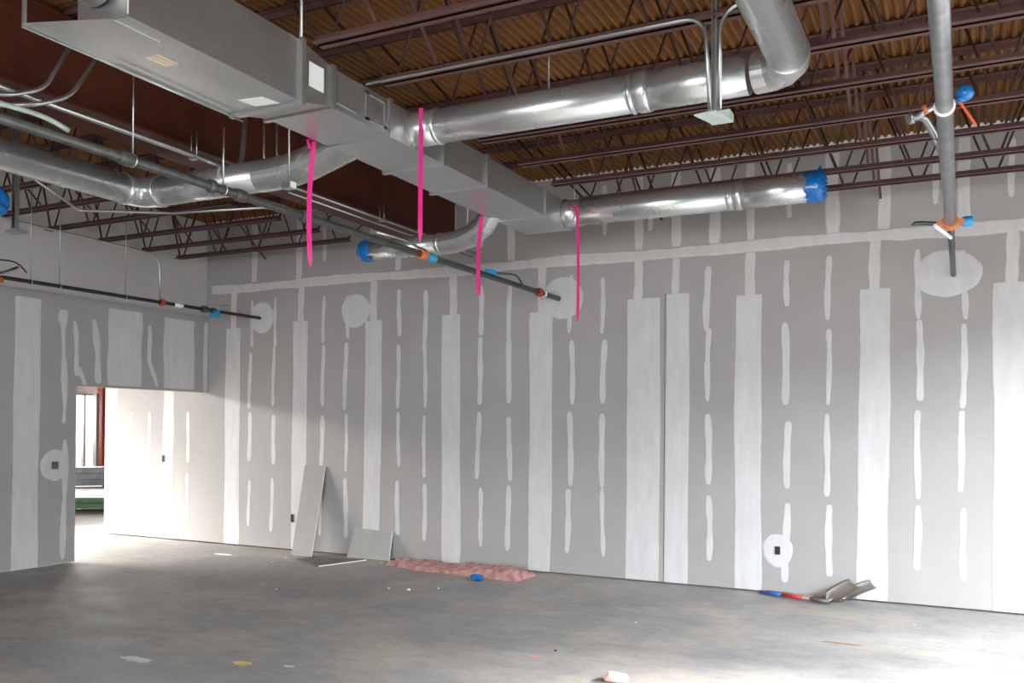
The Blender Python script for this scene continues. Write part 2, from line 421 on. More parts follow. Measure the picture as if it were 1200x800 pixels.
# next room beyond the opening
shell('wall_next_room_side', [((-6.15, YR, 0), (-6.0, -8.6, 4.66)), ((-6.15, -8.6, 3.35), (-6.0, -0.7, 4.66)), ((-6.15, -0.7, 0), (-6.0, 0.0, 4.66))])
shell('wall_next_room_rear', [((-6.15, YR-.15, 0), (-1.8, YR, 4.66))])
shell('wall_next_room_far', [((-14.15, 12, 0), (-1.8, 12.15, 4.66)), ((-1.8, 0.14, 0), (-1.65, 12.15, 4.66))])
shell('wall_next_room_front', [((-14.15, -0.15, 0), (-6.15, 0.0, 4.66))])
bm = NB(); box(bm, (-14.15, YR-.15, -0.15), (XR+.15, 12.15, 0)); struct('floor', bm, M_FLOOR)
bm = NB(); box(bm, (-60, -60, -0.25), (60, 60, -0.16)); struct('ground_outside', bm, M_OUT)
bm = NB(); box(bm, (-6.15, YR-.15, 4.62), (-1.8, 12.15, 4.70)); box(bm, (-14.15, -.15, 4.62), (-6.15, 12.15, 4.70)); struct('ceiling_next_room', bm, M_DRY)

# corrugated deck over the main room
bm = NB(); pitch = 0.068; amp = 0.014
x = -1.75; prev = None; prof = []
while x < XR+.15:
    for k, dz in enumerate((0, 0.3, 1, 1, 0.3, 0)):
        prof.append((x + pitch*(0.0, 0.22, 0.36, 0.64, 0.78, 0.999)[k], 4.632 + amp*2*dz))
    x += pitch
prof = [(px, pz) for px, pz in prof]
lo0 = [bm.verts.new((px, YR-.1, pz)) for px, pz in prof]; lo1 = [bm.verts.new((px, 0.14, pz)) for px, pz in prof]
hi0 = [bm.verts.new((px, YR-.1, pz+.05)) for px, pz in (prof[0], prof[-1])]; hi1 = [bm.verts.new((px, .14, pz+.05)) for px, pz in (prof[0], prof[-1])]
for i in range(len(prof)-1): bm.faces.new((lo0[i], lo0[i+1], lo1[i+1], lo1[i]))
bm.faces.new((hi0[0], hi0[1], hi1[1], hi1[0]))
struct('ceiling', bm, M_DECK)

bm = NB(); x = -1.75
while x < XR:
    if x > -1.6:
        prism(bm, [(x+pitch*.02, -.012, 4.632), (x+pitch*.95, -.012, 4.632), (x+pitch*.66, -.012, 4.659), (x+pitch*.34, -.012, 4.659)], [(x+pitch*.02, -.002, 4.632), (x+pitch*.95, -.002, 4.632), (x+pitch*.66, -.002, 4.659), (x+pitch*.34, -.002, 4.659)])
    x += pitch
struct('trim_2', bm, M_WHITE)
# control joint trim
bm = NB()
box(bm, (CJ-.0028, 0.006, GAP), (CJ+.0028, 0.03, 3.22))
tr = struct('trim_1', bm, M_DARK)

# storefront windows (frames + glass) in the openings
M_GLASS, nt_, b_ = new_mat('clear_glass')
b_.inputs['Transmission Weight'].default_value = 1; b_.inputs['Roughness'].default_value = 0.0; b_.inputs['IOR'].default_value = 1.45
b_.inputs['Base Color'].default_value = (0.97, 0.99, 0.98, 1)
def storefront(name, plane, c, a0, a1, z0, z1, step=1.5, transom=None, glass=True):
    bm = NB()
    def B(s0, s1, q0, q1, t):
        if plane == 'X': box(bm, (c-t, s0, q0), (c+t, s1, q1))
        else: box(bm, (s0, c-t, q0), (s1, c+t, q1))
    s = a0
    while s < a1+.01:
        B(s-.03, s+.03, z0, z1, .05); s += step
    B(a0, a1, z0, z0+.06, .05); B(a0, a1, z1-.06, z1, .05)
    if transom: B(a0, a1, transom-.03, transom+.03, .05)
    o = struct(name, bm, M_FRAME)
    return o
storefront('window_1', 'X', -14.0, -0.0, 12.0, 0.05, 2.55, 0.25*1.5)
shell('wall_storefront_head', [((-14.1, 0, 2.55), (-13.95, 12, 4.66))])
storefront('window_2', 'Y', YR-.08, 0.8, 10.2, .12, 3.2, 1.6, 2.3)
storefront('window_3', 'X', XR+.08, -7.9, -1.5, .12, 3.45, 1.75)
storefront('window_4', 'X', -6.08, -8.6, -0.7, .05, 3.35, 1.98)

# ------------------------------------------------------------------ roof steel
GX0, GX1, GXC, GZ = 2.22, 2.64, 2.46, 3.92
g = thing('steel_girder', 'deep red-oxide steel girder running to the back wall under the roof joists', 'beam', (GXC, -0.01, GZ))
bm = NB(); box(bm, (GXC-.008, -12.9, GZ+.02), (GXC+.008, -0.008, 4.49)); obj('web', bm, M_GIRDER, g)
bm = NB(); box(bm, (GX0, -12.9, GZ), (GX1, -0.008, GZ+.02)); obj('bottom_flange', bm, M_GIRDER, g)
bm = NB(); box(bm, (GX0, -12.9, 4.49), (GX1, -0.008, 4.51)); obj('top_flange', bm, M_GIRDER, g)

ORD = ['nearest', 'second', 'third', 'fourth', 'fifth', 'sixth', 'seventh', 'eighth', 'ninth', 'tenth', 'eleventh', 'twelfth', 'thirteenth']
JY = [-0.78, -1.36, -2.02, -2.72, -3.43] + [-4.10-0.668*i for i in range(8)]
JB = 3.97; JT = 4.625
def joist(y, x0, x1, xb0, xb1, label, group):
    """x0..x1 top chord, xb0..xb1 bottom chord"""
    t = thing('roof_joist', label, 'joist', ((x0+x1)/2, y, JB), group)
    def chord(xa, xb, z, up_):
        bm = NB(); s = 0.045; th = 0.006
        for sg in (-1, 1):
            ya = y + sg*0.011
            box(bm, (xa, ya, z), (xb, ya+sg*th, z+s))
            zz = z+s-th if up_ else z
            box(bm, (xa, ya, zz), (xb, ya+sg*s, zz+th))
        return bm
    obj('bottom_chord', chord(xb0, xb1, JB, False), M_JOIST, t)
    obj('top_chord', chord(x0, x1, JT-.045, True), M_JOIST, t)
    bm = NB(); step = 0.31; n = max(2, int(round((xb1-.16-xb0-.10)/step/2)))
    step = (xb1-.16-xb0-.08)/(2*n)
    xs = xb0+.08; pts = []
    for k in range(2*n+1):
        zc = JB+.02 if k % 2 == 0 else JT-.02
        for q in (-0.035, 0.035): pts.append((xs+q, y, zc))
        xs += step
    for a, b in zip(pts, pts[1:]):
        tube(bm, [a, b], 0.0095, 6)
    # end bars up to the bearings
    tube(bm, [(xb0+.05, y, JB+.02), (max(x0+.12, xb0-.5), y, JT-.03)], 0.011, 6); tube(bm, [(xb1-.05, y, JB+.02), (x1-.12, y, JT-.03)], 0.011, 6)
    obj('web_rod', bm, M_WEB, t)
    return t
for i, y in enumerate(JY):
    nm = 'closest' if i == 0 else ORD[i]
    joist(y, 2.48, XR-.01, 4.70, 10.9, f'open-web steel joist right of the girder, {nm} to the back wall' if i == 0 else f'open-web steel joist right of the girder, {nm} one out from the back wall', 'open-web joists right of the girder')
for i, y in enumerate(JY[:10]):
    nm = 'closest' if i == 0 else ORD[i]
    joist(y, -1.69, 2.44, -1.46, 1.43, f'short open-web joist between left wall and girder, {nm} to the back wall' if i == 0 else f'short open-web joist between left wall and girder, {nm} one out from the back wall', 'short joists left of the girder')
# bridging rows
def bridging(x, ys, label):
    t = thing('joist_bridging', label, 'bridging', (x, ys[0], JB), 'rows of cross bridging between joists')
    for a, b in zip(ys, ys[1:]):
        for fl, dx in ((0, -.012), (1, .012)):
            if fl: continue
            bm = NB(); z0, z1 = (JB+.05, JT-.06) if fl == 0 else (JT-.06, JB+.05)
            bar(bm, (x+dx, a-.02, z0), (x+dx, b+.02, z1), .024, .008)
            obj('strut', bm, M_JOIST, t)
for x, lb in ((5.15, 'line of diagonal bridging between joists above the large round duct'), (7.40, 'line of diagonal bridging between joists right of the round duct elbow')):
    bridging(x, [-0.02]+JY, lb)
bridging(-0.55, [-0.02]+JY[:8], 'line of diagonal bridging between the short joists on the left')

# ------------------------------------------------------------------ rectangular trunk duct
d = thing('rectangular_duct', 'large rectangular galvanized trunk duct stepping down toward the back wall', 'duct', (4.36, -4.0, 3.70))
AX0, AX1, AZ0, TZ = 4.17, 4.69, 3.60, 3.955
BX0, BX1, BZ0, BZT = 4.10, 4.62, 3.70, 3.945
def sheet(bm, rings):
    for a, b in zip(rings, rings[1:]):
        prism(bm, a, b)
bm = NB(); prism(bm, rrect(AX0, AX1, AZ0, TZ, -6.50), rrect(AX0, AX1, AZ0, TZ, -5.56)); prism(bm, rrect(4.34, AX1, AZ0, TZ, -6.76), rrect(AX0+.001, AX1, AZ0, TZ, -6.50)); obj('large_section', bm, M_GALV, d)
bm = NB(); prism(bm, rrect(AX0, AX1, AZ0, TZ, -5.56), rrect(BX0, BX1, BZ0, BZT, -5.19)); obj('transition', bm, M_GALV, d)
bm = NB(); prism(bm, rrect(BX0, BX1, BZ0, BZT, -5.19), rrect(BX0, BX1, BZ0, BZT, -1.33)); obj('trunk', bm, M_GALV, d)
def flange(y, x0, x1, z0, z1, e=.022, t=.018):
    bm = NB()
    for (a, b, c, f) in ((x0-e, z0-e, x1+e, z0-.0005), (x0-e, z1+.0005, x1+e, z1+.012), (x0-e, z0-.0003, x0-.0005, z1+.0003), (x1+.0005, z0-.0003, x1+e, z1+.0003)):
        box(bm, (a, y-t, b), (c, y+t, f))
    obj('flange', bm, M_GALV, d)
for y in (-5.56, -5.19, -4.56, -3.86, -3.17, -2.0): flange(y, *( (AX0, AX1, AZ0, TZ) if y < -5.5 else (BX0, BX1, BZ0, BZT)), e=.012 if y in (-4.56, -2.0) else .02)
# raised access frame with the white label on the side, side reinforcements
bm = NB()
for a, b in (((-4.84, 3.735), (-4.80, 3.92)), ((-4.60, 3.735), (-4.63, 3.92)), ((-4.84, 3.735), (-4.60, 3.75)), ((-4.84, 3.905), (-4.60, 3.92))):
    box(bm, (BX1, a[0], a[1]), (BX1+.006, b[0], b[1]))
obj('access_frame', bm, M_GALV, d)
bm = NB(); prism(bm, [(BX1+.001, -5.14, 3.74), (BX1+.001, -4.95, 3.735), (BX1+.001, -4.95, 3.91), (BX1+.001, -5.14, 3.91)], [(BX1+.008, -5.14, 3.74), (BX1+.008, -4.95, 3.735), (BX1+.008, -4.95, 3.91), (BX1+.008, -5.14, 3.91)]); obj('stiffener', bm, M_GALV, d)
bm = NB(); box(bm, (AX1+.0005, -5.495, 3.715), (AX1+.003, -5.36, 3.86)); o = obj('label_sticker', bm, M_WHITE, d); o['label'] = 'white rectangular sticker on the side'
o.location.x -= 0.0
bm = NB(); prism(bm, [(4.40, -5.62, 3.5985), (4.56, -5.60, 3.5985), (4.54, -5.72, 3.5985), (4.38, -5.74, 3.5985)], [(4.40, -5.62, 3.5965), (4.56, -5.60, 3.5965), (4.54, -5.72, 3.5965), (4.38, -5.74, 3.5965)]); o = obj('label_sticker', bm, M_WHITE, d); o['label'] = 'white sticker on the underside'
bm = NB()
mst = plain('striped_sticker', (0.8, 0.66, 0.5), .6)
for k in range(3): box(bm, (4.385+.033*k, -6.40, 3.5965), (4.41+.033*k, -6.27, 3.5985))
o = obj('label_sticker', bm, mst, d); o['label'] = 'small striped yellow sticker'
# near end: open end flange with a curved turning boot above the bottom plate
bm = NB(); prism(bm, [(4.18, -6.93, AZ0-.006), (4.60, -6.78, AZ0-.006), (4.60, -6.50, AZ0-.006), (4.17, -6.50, AZ0-.006)], [(4.18, -6.93, AZ0-.001), (4.60, -6.78, AZ0-.001), (4.60, -6.50, AZ0-.001), (4.17, -6.50, AZ0-.001)]); box(bm, (AX0-.012, -6.92, AZ0-.014), (AX0-.004, -5.6, AZ0+.004)); obj('bottom_plate', bm, M_GALV, d)
bm = NB(); box(bm, (4.175, -6.93, AZ0), (4.19, -6.915, TZ+.1)); obj('corner_angle', bm, M_GALV, d)
bm = NB(); tube(bm, path([(4.50, -6.765, 3.80), (4.50, -6.90, 3.82), (4.50, -6.98, 4.2)], .1), .13, 28); obj('boot', bm, M_GALV, d)
bm = NB(); tube(bm, path([(AX0+.02, -6.40, 3.575), (AX0+.02, -5.5, 3.575)], .1), .006, 6); obj('drive_cleat', bm, M_ZINC, d)

# round ducts
def ring(bm, p, dirv, r, wd, seg=28):
    dv = V(dirv).normalized(); tube(bm, [V(p)-dv*wd/2, V(p)-dv*wd/4, V(p)+dv*wd/4, V(p)+dv*wd/2], [r, r+.006, r+.006, r], seg)
def elbow_obj(name, pts, r, parent, gores=4, mat=M_GALVR):
    """gored elbow: mitred ring segments"""
    p0, p1, p2, rad = pts
    bm = NB(); tube(bm, bend(p0, p1, p2, rad, gores), r, 28, smooth_all=True); e = obj(name, bm, mat, parent)
    e.data.polygons.foreach_set('use_smooth', [False]*len(e.data.polygons))
    return e
r = 0.118; Y1, Z1 = -4.26, 3.83
t = thing('round_duct', 'large round galvanized duct from trunk to right, turning toward the viewer', 'duct', (5.9, Y1, Z1))
bm = NB(); tube(bm, [(4.625, Y1, Z1), (6.30, Y1, Z1)], r, 36); obj('pipe_section', bm, M_GALVR, t)
bm = NB(); tube(bm, [(6.30, Y1, Z1), (6.98, Y1, Z1)], r+.001, 36); obj('pipe_section', bm, M_GALVR, t)
bm = NB(); ring(bm, (6.33, Y1, Z1), (1,0,0), r+.003, .09, 36); ring(bm, (6.26, Y1, Z1), (1,0,0), r+.003, .02, 36); obj('coupling', bm, M_GALVR, t)
bm = NB(); tube(bm, [(4.62, Y1, Z1), (4.70, Y1, Z1), (4.82, Y1, Z1)], [r+.012, r+.004, r+.004], 36); ring(bm, (4.83, Y1, Z1), (1,0,0), r+.004, .03, 36); obj('collar', bm, M_GALVR, t)
elbow_obj('elbow', ((6.9, Y1, Z1), (7.24, Y1, Z1), (7.24, -4.7, Z1), .22), r+.003, t)
bm = NB(); tube(bm, [(7.24, -4.46, Z1), (7.24, -9.6, Z1)], r, 36); obj('pipe_section', bm, M_GALVR, t)
# branch near the wall with the blue cap
Y2, Z2, r2 = -1.52, 3.822, 0.125
t = thing('round_duct', 'round galvanized branch duct near the back wall ending in a blue plastic cap', 'duct', (5.9, Y2, Z2))
bm = NB(); tube(bm, [(4.625, Y2, Z2), (6.28, Y2, Z2)], r2, 32); obj('pipe_section', bm, M_GALVR, t)
bm = NB(); tube(bm, [(6.28, Y2, Z2), (6.98, Y2, Z2)], r2, 32); obj('pipe_section', bm, M_GALVR, t)
bm = NB(); ring(bm, (6.24, Y2, Z2), (1,0,0), r2+.002, .02, 32); ring(bm, (6.32, Y2, Z2), (1,0,0), r2+.004, .06, 32); obj('coupling', bm, M_GALVR, t)
bm = NB(); tube(bm, [(4.62, Y2, Z2), (4.68, Y2, Z2), (4.78, Y2, Z2)], [r2+.02, r2+.004, r2+.004], 32); obj('collar', bm, M_GALVR, t)
def film_cap(name, p, dirv, r_, parent, seed):
    rnd = random.Random(seed); bm = NB(); p = V(p); dv = V(dirv).normalized(); u, v = frame_ring(dv)
    seg = 28; rows = []
    for j, (a, q) in enumerate(((-.10, 1.03), (-.05, 1.05), (0.0, 1.06), (.035, 1.02), (.055, .8), (.045, .4))):
        rows.append([bm.verts.new(p + dv*(a + (rnd.uniform(-.02, .02) if j in (0, 4) else 0)) + r_*q*(1+(.05*rnd.uniform(-1, 1)))*(math.cos(2*PI*k/seg)*u + math.sin(2*PI*k/seg)*v)) for k in range(seg)])
    for a, b in zip(rows, rows[1:]):
        for k in range(seg): bm.faces.new((a[k], a[(k+1)%seg], b[(k+1)%seg], b[k])).smooth = True
    bm.faces.new(rows[-1])
    # a loose gathered tail on top
    top = p + u*r_*1.0
    tv = [bm.verts.new(top + dv*.0 + v*(-.03)), bm.verts.new(top + dv*.035 + v*.03), bm.verts.new(top + u*.07 + dv*.02), bm.verts.new(top - dv*.03)]
    bm.faces.new(tv[:3]); bm.faces.new((tv[0], tv[2], tv[3])); bm.faces.new((tv[1], tv[2], tv[3]))
    o = obj(name, bm, M_BLUE, parent); o['label'] = 'crinkled blue plastic film cap'
    return o
film_cap('plastic_cap', (7.0, Y2, Z2), (1, 0, 0), r2, t, 3)
# left run: along the room, elbow, across, rising elbow into the trunk
r3 = 0.122
t = thing('round_duct', 'round galvanized duct from the left that turns under the girder up to the trunk', 'duct', (2.0, -4.6, 3.68))
XL, ZL, YL = 1.93, 3.665, -4.28
bm = NB(); tube(bm, [(XL, -9.5, ZL), (XL, YL-.14, ZL)], r3, 32); obj('pipe_section', bm, M_GALVR, t)
elbow_obj('elbow', ((XL, YL-.3, ZL), (XL, YL, ZL), (XL+.3, YL, ZL), .17), r3+.003, t, 5)
bm = NB(); tube(bm, [(XL+.13, YL, ZL), (3.30, YL, ZL)], r3, 32); obj('pipe_section', bm, M_GALVR, t)
bm = NB(); ring(bm, (XL+.2, YL, ZL), (1,0,0), r3+.004, .05, 32); ring(bm, (XL, YL-.2, ZL), (0,1,0), r3+.004, .05, 32); obj('coupling', bm, M_GALVR, t)
bm = NB(); tube(bm, [V(p) for p in [(3.22, YL, ZL)]] + bend((3.2, YL, ZL), (3.60, YL, ZL), (3.98, YL, ZL+.13), .24, 3) + [V((4.10, YL, ZL+.155))], r3+.004, 28)
e = obj('elbow', bm, M_GALVR, t); e.data.polygons.foreach_set('use_smooth', [False]*len(e.data.polygons))
# stub with blue cap on its left end
r4 = .103; Y4, Z4 = -2.02, 3.53
t = thing('round_duct', 'short galvanized stub duct left of trunk with blue film over its open end', 'duct', (3.2, Y4, Z4))
bm = NB(); tube(bm, [(2.60, Y4, Z4), (3.50, Y4, Z4)], r4, 28); obj('pipe_section', bm, M_GALVR, t)
bm = NB(); tube(bm, [V((3.46, Y4, Z4))]+bend((3.4, Y4, Z4), (3.80, Y4, Z4), (4.06, Y4-.04, Z4+.17), .22, 3)+[V((4.10, Y4-.06, Z4+.25))], r4+.004, 24)
e = obj('elbow', bm, M_GALVR, t); e.data.polygons.foreach_set('use_smooth', [False]*len(e.data.polygons))
bm = NB(); ring(bm, (3.48, Y4, Z4), (1,0,0), r4+.004, .05, 28); obj('coupling', bm, M_GALVR, t)
film_cap('plastic_cap', (2.58, Y4, Z4), (-1, 0, 0), r4, t, 9)

# ------------------------------------------------------------------ sprinkler pipes
def sprinkler(label, x, z, r_, y0, mat, couplings, extra=None):
    t = thing('sprinkler_pipe', label, 'pipe', (x, -0.2, z))
    bm = NB(); tube(bm, [(x, y0, z), (x, -0.006, z)], r_, 16); obj('pipe', bm, mat, t)
    for y, mt, wd, rr in couplings:
        bm = NB(); ring(bm, (x, y, z), (0,1,0), r_+rr, wd, 16)
        if rr > .012:
            box(bm, (x-r_-.028, y-wd*.4, z-.012), (x-r_+.002, y+wd*.4, z+.012)); box(bm, (x+r_-.002, y-wd*.4, z-.012), (x+r_+.028, y+wd*.4, z+.012))
        o = obj('coupling', bm, mt, t)
    return t
s1 = sprinkler('dark sprinkler main running diagonally below the trunk duct to the back wall', 3.885, 3.226, .029, -10.5, M_PIPE,
    [(-0.55, M_RED, .07, .016), (-0.42, M_WHITE, .05, .003), (-2.98, M_ORANGE, .09, .014), (-4.55, M_PIPE, .10, .006), (-5.2, M_PIPE, .10, .006), (-5.45, M_PIPE, .05, .008), (-6.1, M_PIPE, .10, .006)])
bm = NB(); ring(bm, (3.885, -2.84, 3.226), (0,1,0), .034, .14, 16); o = obj('tape_wrap', bm, M_BLUET, s1); o['label'] = 'blue tape wrapped round the pipe'
bm = NB(); box(bm, (3.83, -1.74, 3.235), (3.90, -1.60, 3.30)); o = obj('tape_wrap', bm, M_BLUET, s1); o['label'] = 'blue taped outlet cap'
o_ = tube_obj('outlet_branch', path([(3.90, -3.7, 3.28), (3.885, -3.3, 3.30), (3.885, -2.92, 3.27)], .08), .012, M_ZINC, s1)
tube_obj('flexible_drop', path([(3.89, -1.6, 3.28), (3.98, -1.3, 3.30), (3.97, -1.15, 3.22), (3.885, -1.0, 3.235)], .08), .011, M_PIPE, s1)
s2 = sprinkler('black sprinkler branch pipe low along the left wall to the back wall', -0.686, 3.213, .022, -9.0, M_PIPEB,
    [(-1.73, M_RED, .05, .016), (-1.47, M_WHITE, .14, .003), (-1.03, M_PIPE, .09, .018), (-0.88, M_PIPE, .06, .012)])
bm = NB(); box(bm, (-.73, -.90, 3.13), (-.65, -.80, 3.225)); o = obj('tape_wrap', bm, M_BLUET, s2); o['label'] = 'blue taped outlet'
tube_obj('flexible_drop', path([(-.686, -1.1, 3.2), (-.70, -.98, 3.27), (-.62, -.85, 3.27), (-.6, -.7, 3.30)], .06), .009, M_ZINC, s2)
tube_obj('outlet_branch', [(-.60, -4.0, 3.16), (-.686, -3.62, 3.34)], .016, M_ZINC, s2)
bm = NB(); tube(bm, [(-.62, -3.95, 3.15), (-.60, -3.84, 3.18)], .036, 12); obj('valve', bm, M_ORANGE, s2)
tube_obj('flexible_drop', path([(-.686, -4.3, 3.24), (-.68, -3.95, 3.38), (-.68, -3.62, 3.40), (-.68, -3.52, 3.30)], .10), .008, M_PIPEB, s2)
# right main: thick near the camera, reduced after the valve
s3 = thing('sprinkler_pipe', 'thick grey sprinkler main at the right running to the back wall patch', 'pipe', (8.04, -.2, 3.222))
bm = NB(); tube(bm, [(8.04, -8.6, 3.222), (8.04, -2.42, 3.222)], .038, 20); obj('pipe', bm, M_PIPEG, s3)
bm = NB(); tube(bm, [(8.04, -2.42, 3.222), (8.04, -.006, 3.222)], .024, 16); o = obj('pipe', bm, M_PIPE, s3); o['label'] = 'thinner dark end of the pipe'
bm = NB(); ring(bm, (8.04, -2.45, 3.222), (0,1,0), .052, .10, 18); box(bm, (7.95, -2.49, 3.20), (8.13, -2.41, 3.235)); obj('coupling', bm, M_ORANGE, s3)
tube_obj('outlet_branch', path([(8.03, -2.42, 3.22), (7.93, -2.42, 3.23), (7.82, -2.42, 3.245), (7.80, -2.42, 3.24)], .03), .016, M_PIPE, s3)
tube_obj('outlet_branch', [(8.04, -2.2, 3.16), (7.94, -2.5, 3.20)], .014, M_WHITE, s3)
bm = NB(); ring(bm, (8.15, -2.44, 3.222), (1,0,0), .032, .07, 14); o = obj('tape_wrap', bm, M_BLUET, s3); o['label'] = 'blue taped outlet cap'
# armover with elbow and blue film ball and orange strap at y about -4.5
bm = NB(); tube(bm, path([(8.02, -4.15, 3.24), (7.985, -4.3, 3.31), (7.93, -4.42, 3.395), (7.86, -4.5, 3.36)], .05), .020, 12)
ring(bm, (7.875, -4.48, 3.37), (1, .8, .3), .026, .04, 12); ring(bm, (7.99, -4.28, 3.30), (.4, -1, .6), .026, .03, 12)
o = obj('outlet_branch', bm, M_PIPEG, s3)
bm = NB(); tube(bm, [(7.88, -4.48, 3.36), (8.00, -4.5, 3.42)], .016, 12); obj('outlet_branch', bm, M_ZINC, s3)
bm = NB(); tube(bm, [(7.93, -4.5, 3.395), (7.95, -4.5, 3.40)], .026, 12); obj('coupling', bm, M_ORANGE, s3)
bm = NB(); bmesh.ops.create_icosphere(bm, subdivisions=3, radius=.042, matrix=Matrix.Translation((8.125, -4.5, 3.455)) @ Matrix.Diagonal((1.05, 1, .95, 1)))
for v_ in bm.verts: v_.co += v_.normal*random.uniform(-.002, .002)
for f_ in bm.faces: f_.smooth = True
tube(bm, [(8.11, -4.5, 3.435), (8.088, -4.5, 3.415)], [.03, .010], 10)
o = obj('plastic_cap', bm, M_BLUE, s3); o['label'] = 'blue plastic film ball'
bm = NB(); bar(bm, (8.095, -4.5, 3.425), (8.175, -4.5, 3.285), .009, .012); bar(bm, (7.95, -4.5, 3.40), (8.095, -4.5, 3.425), .006, .006); o = obj('strap', bm, M_ORST, s3); o['label'] = 'bright orange hanging strap'
bm = NB(); ring(bm, (8.04, -5.05, 3.222), (0,1,0), .041, .025, 18); box(bm, (8.03, -5.06, 3.26), (8.05, -5.04, 3.30)); obj('pipe_ring', bm, M_WHITE, s3)

# ------------------------------------------------------------------ conduits
def conduit(label, pts, r_, rad=.12, mat=M_ZINC, name='electrical_conduit', group='zinc electrical conduits', straps=()):
    t = tube_obj(name, path(pts, rad), r_, mat, None, 10) if not straps else None
    if straps:
        t = thing(name, label, 'conduit', pts[0], group)
        tube_obj('tube', path(pts, rad), r_, mat, t, 10)
        for p in straps:
            bm = NB(); box(bm, (p[0]-.035, p[1]-.02, p[2]-r_-.012), (p[0]+.035, p[1]+.02, p[2]-r_)); 
            tube(bm, [(p[0]-.028, p[1], p[2]-.01), (p[0]-.028, p[1], p[3])], .004, 6); tube(bm, [(p[0]+.028, p[1], p[2]-.01), (p[0]+.028, p[1], p[3])], .004, 6)
            obj('hanger', bm, M_ZINC, t)
        return t
    return tag(t, label, 'conduit', group)
conduit('thick straight conduit beside the girder flange at upper left', [(2.86, -10, 3.78), (2.86, -4.35, 3.78), (2.86, -4.12, 3.80), (2.86, -4.05, 4.45)], .021, .14, straps=[(2.86, -4.62, 3.78, 3.95)])
conduit('upper of two thin conduits beside the girder flange running to the back wall', [(2.80, -3.42, 3.835), (2.80, -0.02, 3.835)], .011, straps=[(2.80, -2.05, 3.835, 3.97)])
conduit('lower of two thin conduits beside the girder flange running to the back wall', [(2.74, -3.42, 3.80), (2.74, -0.02, 3.80)], .011)
conduit('thin conduit dropping beside the thick elbow, curving right at its foot', [(2.90, -3.9, 4.4), (2.90, -3.9, 3.90), (2.95, -3.72, 3.80)], .010, .1)
conduit('rightmost thin conduit dropping beside the thick elbow', [(2.95, -3.8, 4.4), (2.95, -3.8, 3.92), (3.05, -3.60, 3.80)], .010, .1)
conduit('bent conduit from under the duct to lower left, left of a pair', [(3.00, -5.74, 4.25), (2.97, -5.95, 3.82), (2.92, -6.15, 3.72), (2.68, -6.55, 3.69), (2.50, -8.5, 3.69)], .014, .08)
conduit('bent conduit from under the duct to lower left, right of a pair', [(3.04, -5.55, 4.25), (3.00, -5.79, 3.82), (2.95, -5.98, 3.715), (2.76, -6.2, 3.67), (2.6, -7.5, 3.56)], .014, .08)
fx = conduit('thick pale flexible conduit ending in a coupling at far upper left', [(3.0, -8.0, 3.55), (3.0, -6.26, 3.625), (3.0, -5.96, 3.64), (3.0, -5.80, 3.60)], .017, .12, M_MINT)
# conduit along the joists right of the trunk and the hung junction box
CZ, CY = 3.955, -4.86
conduit('long thin conduit above the large round duct, curving down to the hung box', [(4.64, CY, CZ), (6.87, CY, CZ), (6.90, CY, 3.44)], .0115, .13)
conduit('conduit rising from the hung box and curving right behind the round duct', [(6.95, CY+.01, 3.44), (6.95, CY+.01, 3.99), (7.6, CY+.01, 4.02)], .0115, .15)
conduit('short conduit behind the trunk at the top left of the steel joists', [(4.45, -5.92, 4.08), (5.4, -5.95, 4.08)], .009)
b = thing('junction_box', 'pale metal junction box hung on a strut below the large round duct', 'electrical box', (6.93, CY, 3.40))
bm = NB(); box(bm, (6.88, CY+.03, 3.395), (7.00, CY+.12, 3.44)); obj('box_body', bm, M_MINT, b)
bm = NB(); prism(bm, [(6.84, CY-.10, 3.385), (6.96, CY-.12, 3.385), (7.01, CY+.06, 3.385), (6.89, CY+.06, 3.385)], [(6.84, CY-.10, 3.393), (6.96, CY-.12, 3.393), (7.01, CY+.06, 3.393), (6.89, CY+.06, 3.393)]); obj('cover_plate', bm, M_MINT, b)
bm = NB()
for xx in (6.893, 6.917): box(bm, (xx, CY+.05, 3.44), (xx+.004, CY+.09, 4.60))
box(bm, (6.893, CY+.088, 3.44), (6.921, CY+.092, 4.63)); obj('strut', bm, M_ZINC, b)
b = thing('junction_box', 'small square metal box on a rod in front of the elbow left of the trunk', 'electrical box', (3.66, -4.44, 3.50))
bm = NB(); box(bm, (3.61, -4.49, 3.475), (3.69, -4.42, 3.525)); obj('box_body', bm, M_ZINC, b)
bm = NB(); box(bm, (3.692, -4.485, 3.478), (3.696, -4.425, 3.522)); obj('cover_plate', bm, M_WHITE, b)
bm = NB(); tube(bm, [(3.65, -4.455, 3.525), (3.65, -4.455, 4.64)], .007, 8); obj('strut', bm, M_ZINC, b)
# thin conduit at upper left wall, down to the pipe
conduit('thin conduit along the left wall dropping to the red fitting', [(-.72, -6.5, 3.93), (-.72, -3.6, 3.83), (-.72, -1.83, 3.80), (-.72, -1.74, 3.70), (-.715, -1.735, 3.25)], .012, .07)
conduit('bracket conduit with a sharp bend below the round duct at left', [(1.35, -5.1, 3.80), (1.15, -4.3, 3.60), (1.9, -3.95, 3.58), (3.0, -3.75, 3.57)], .012, .03)

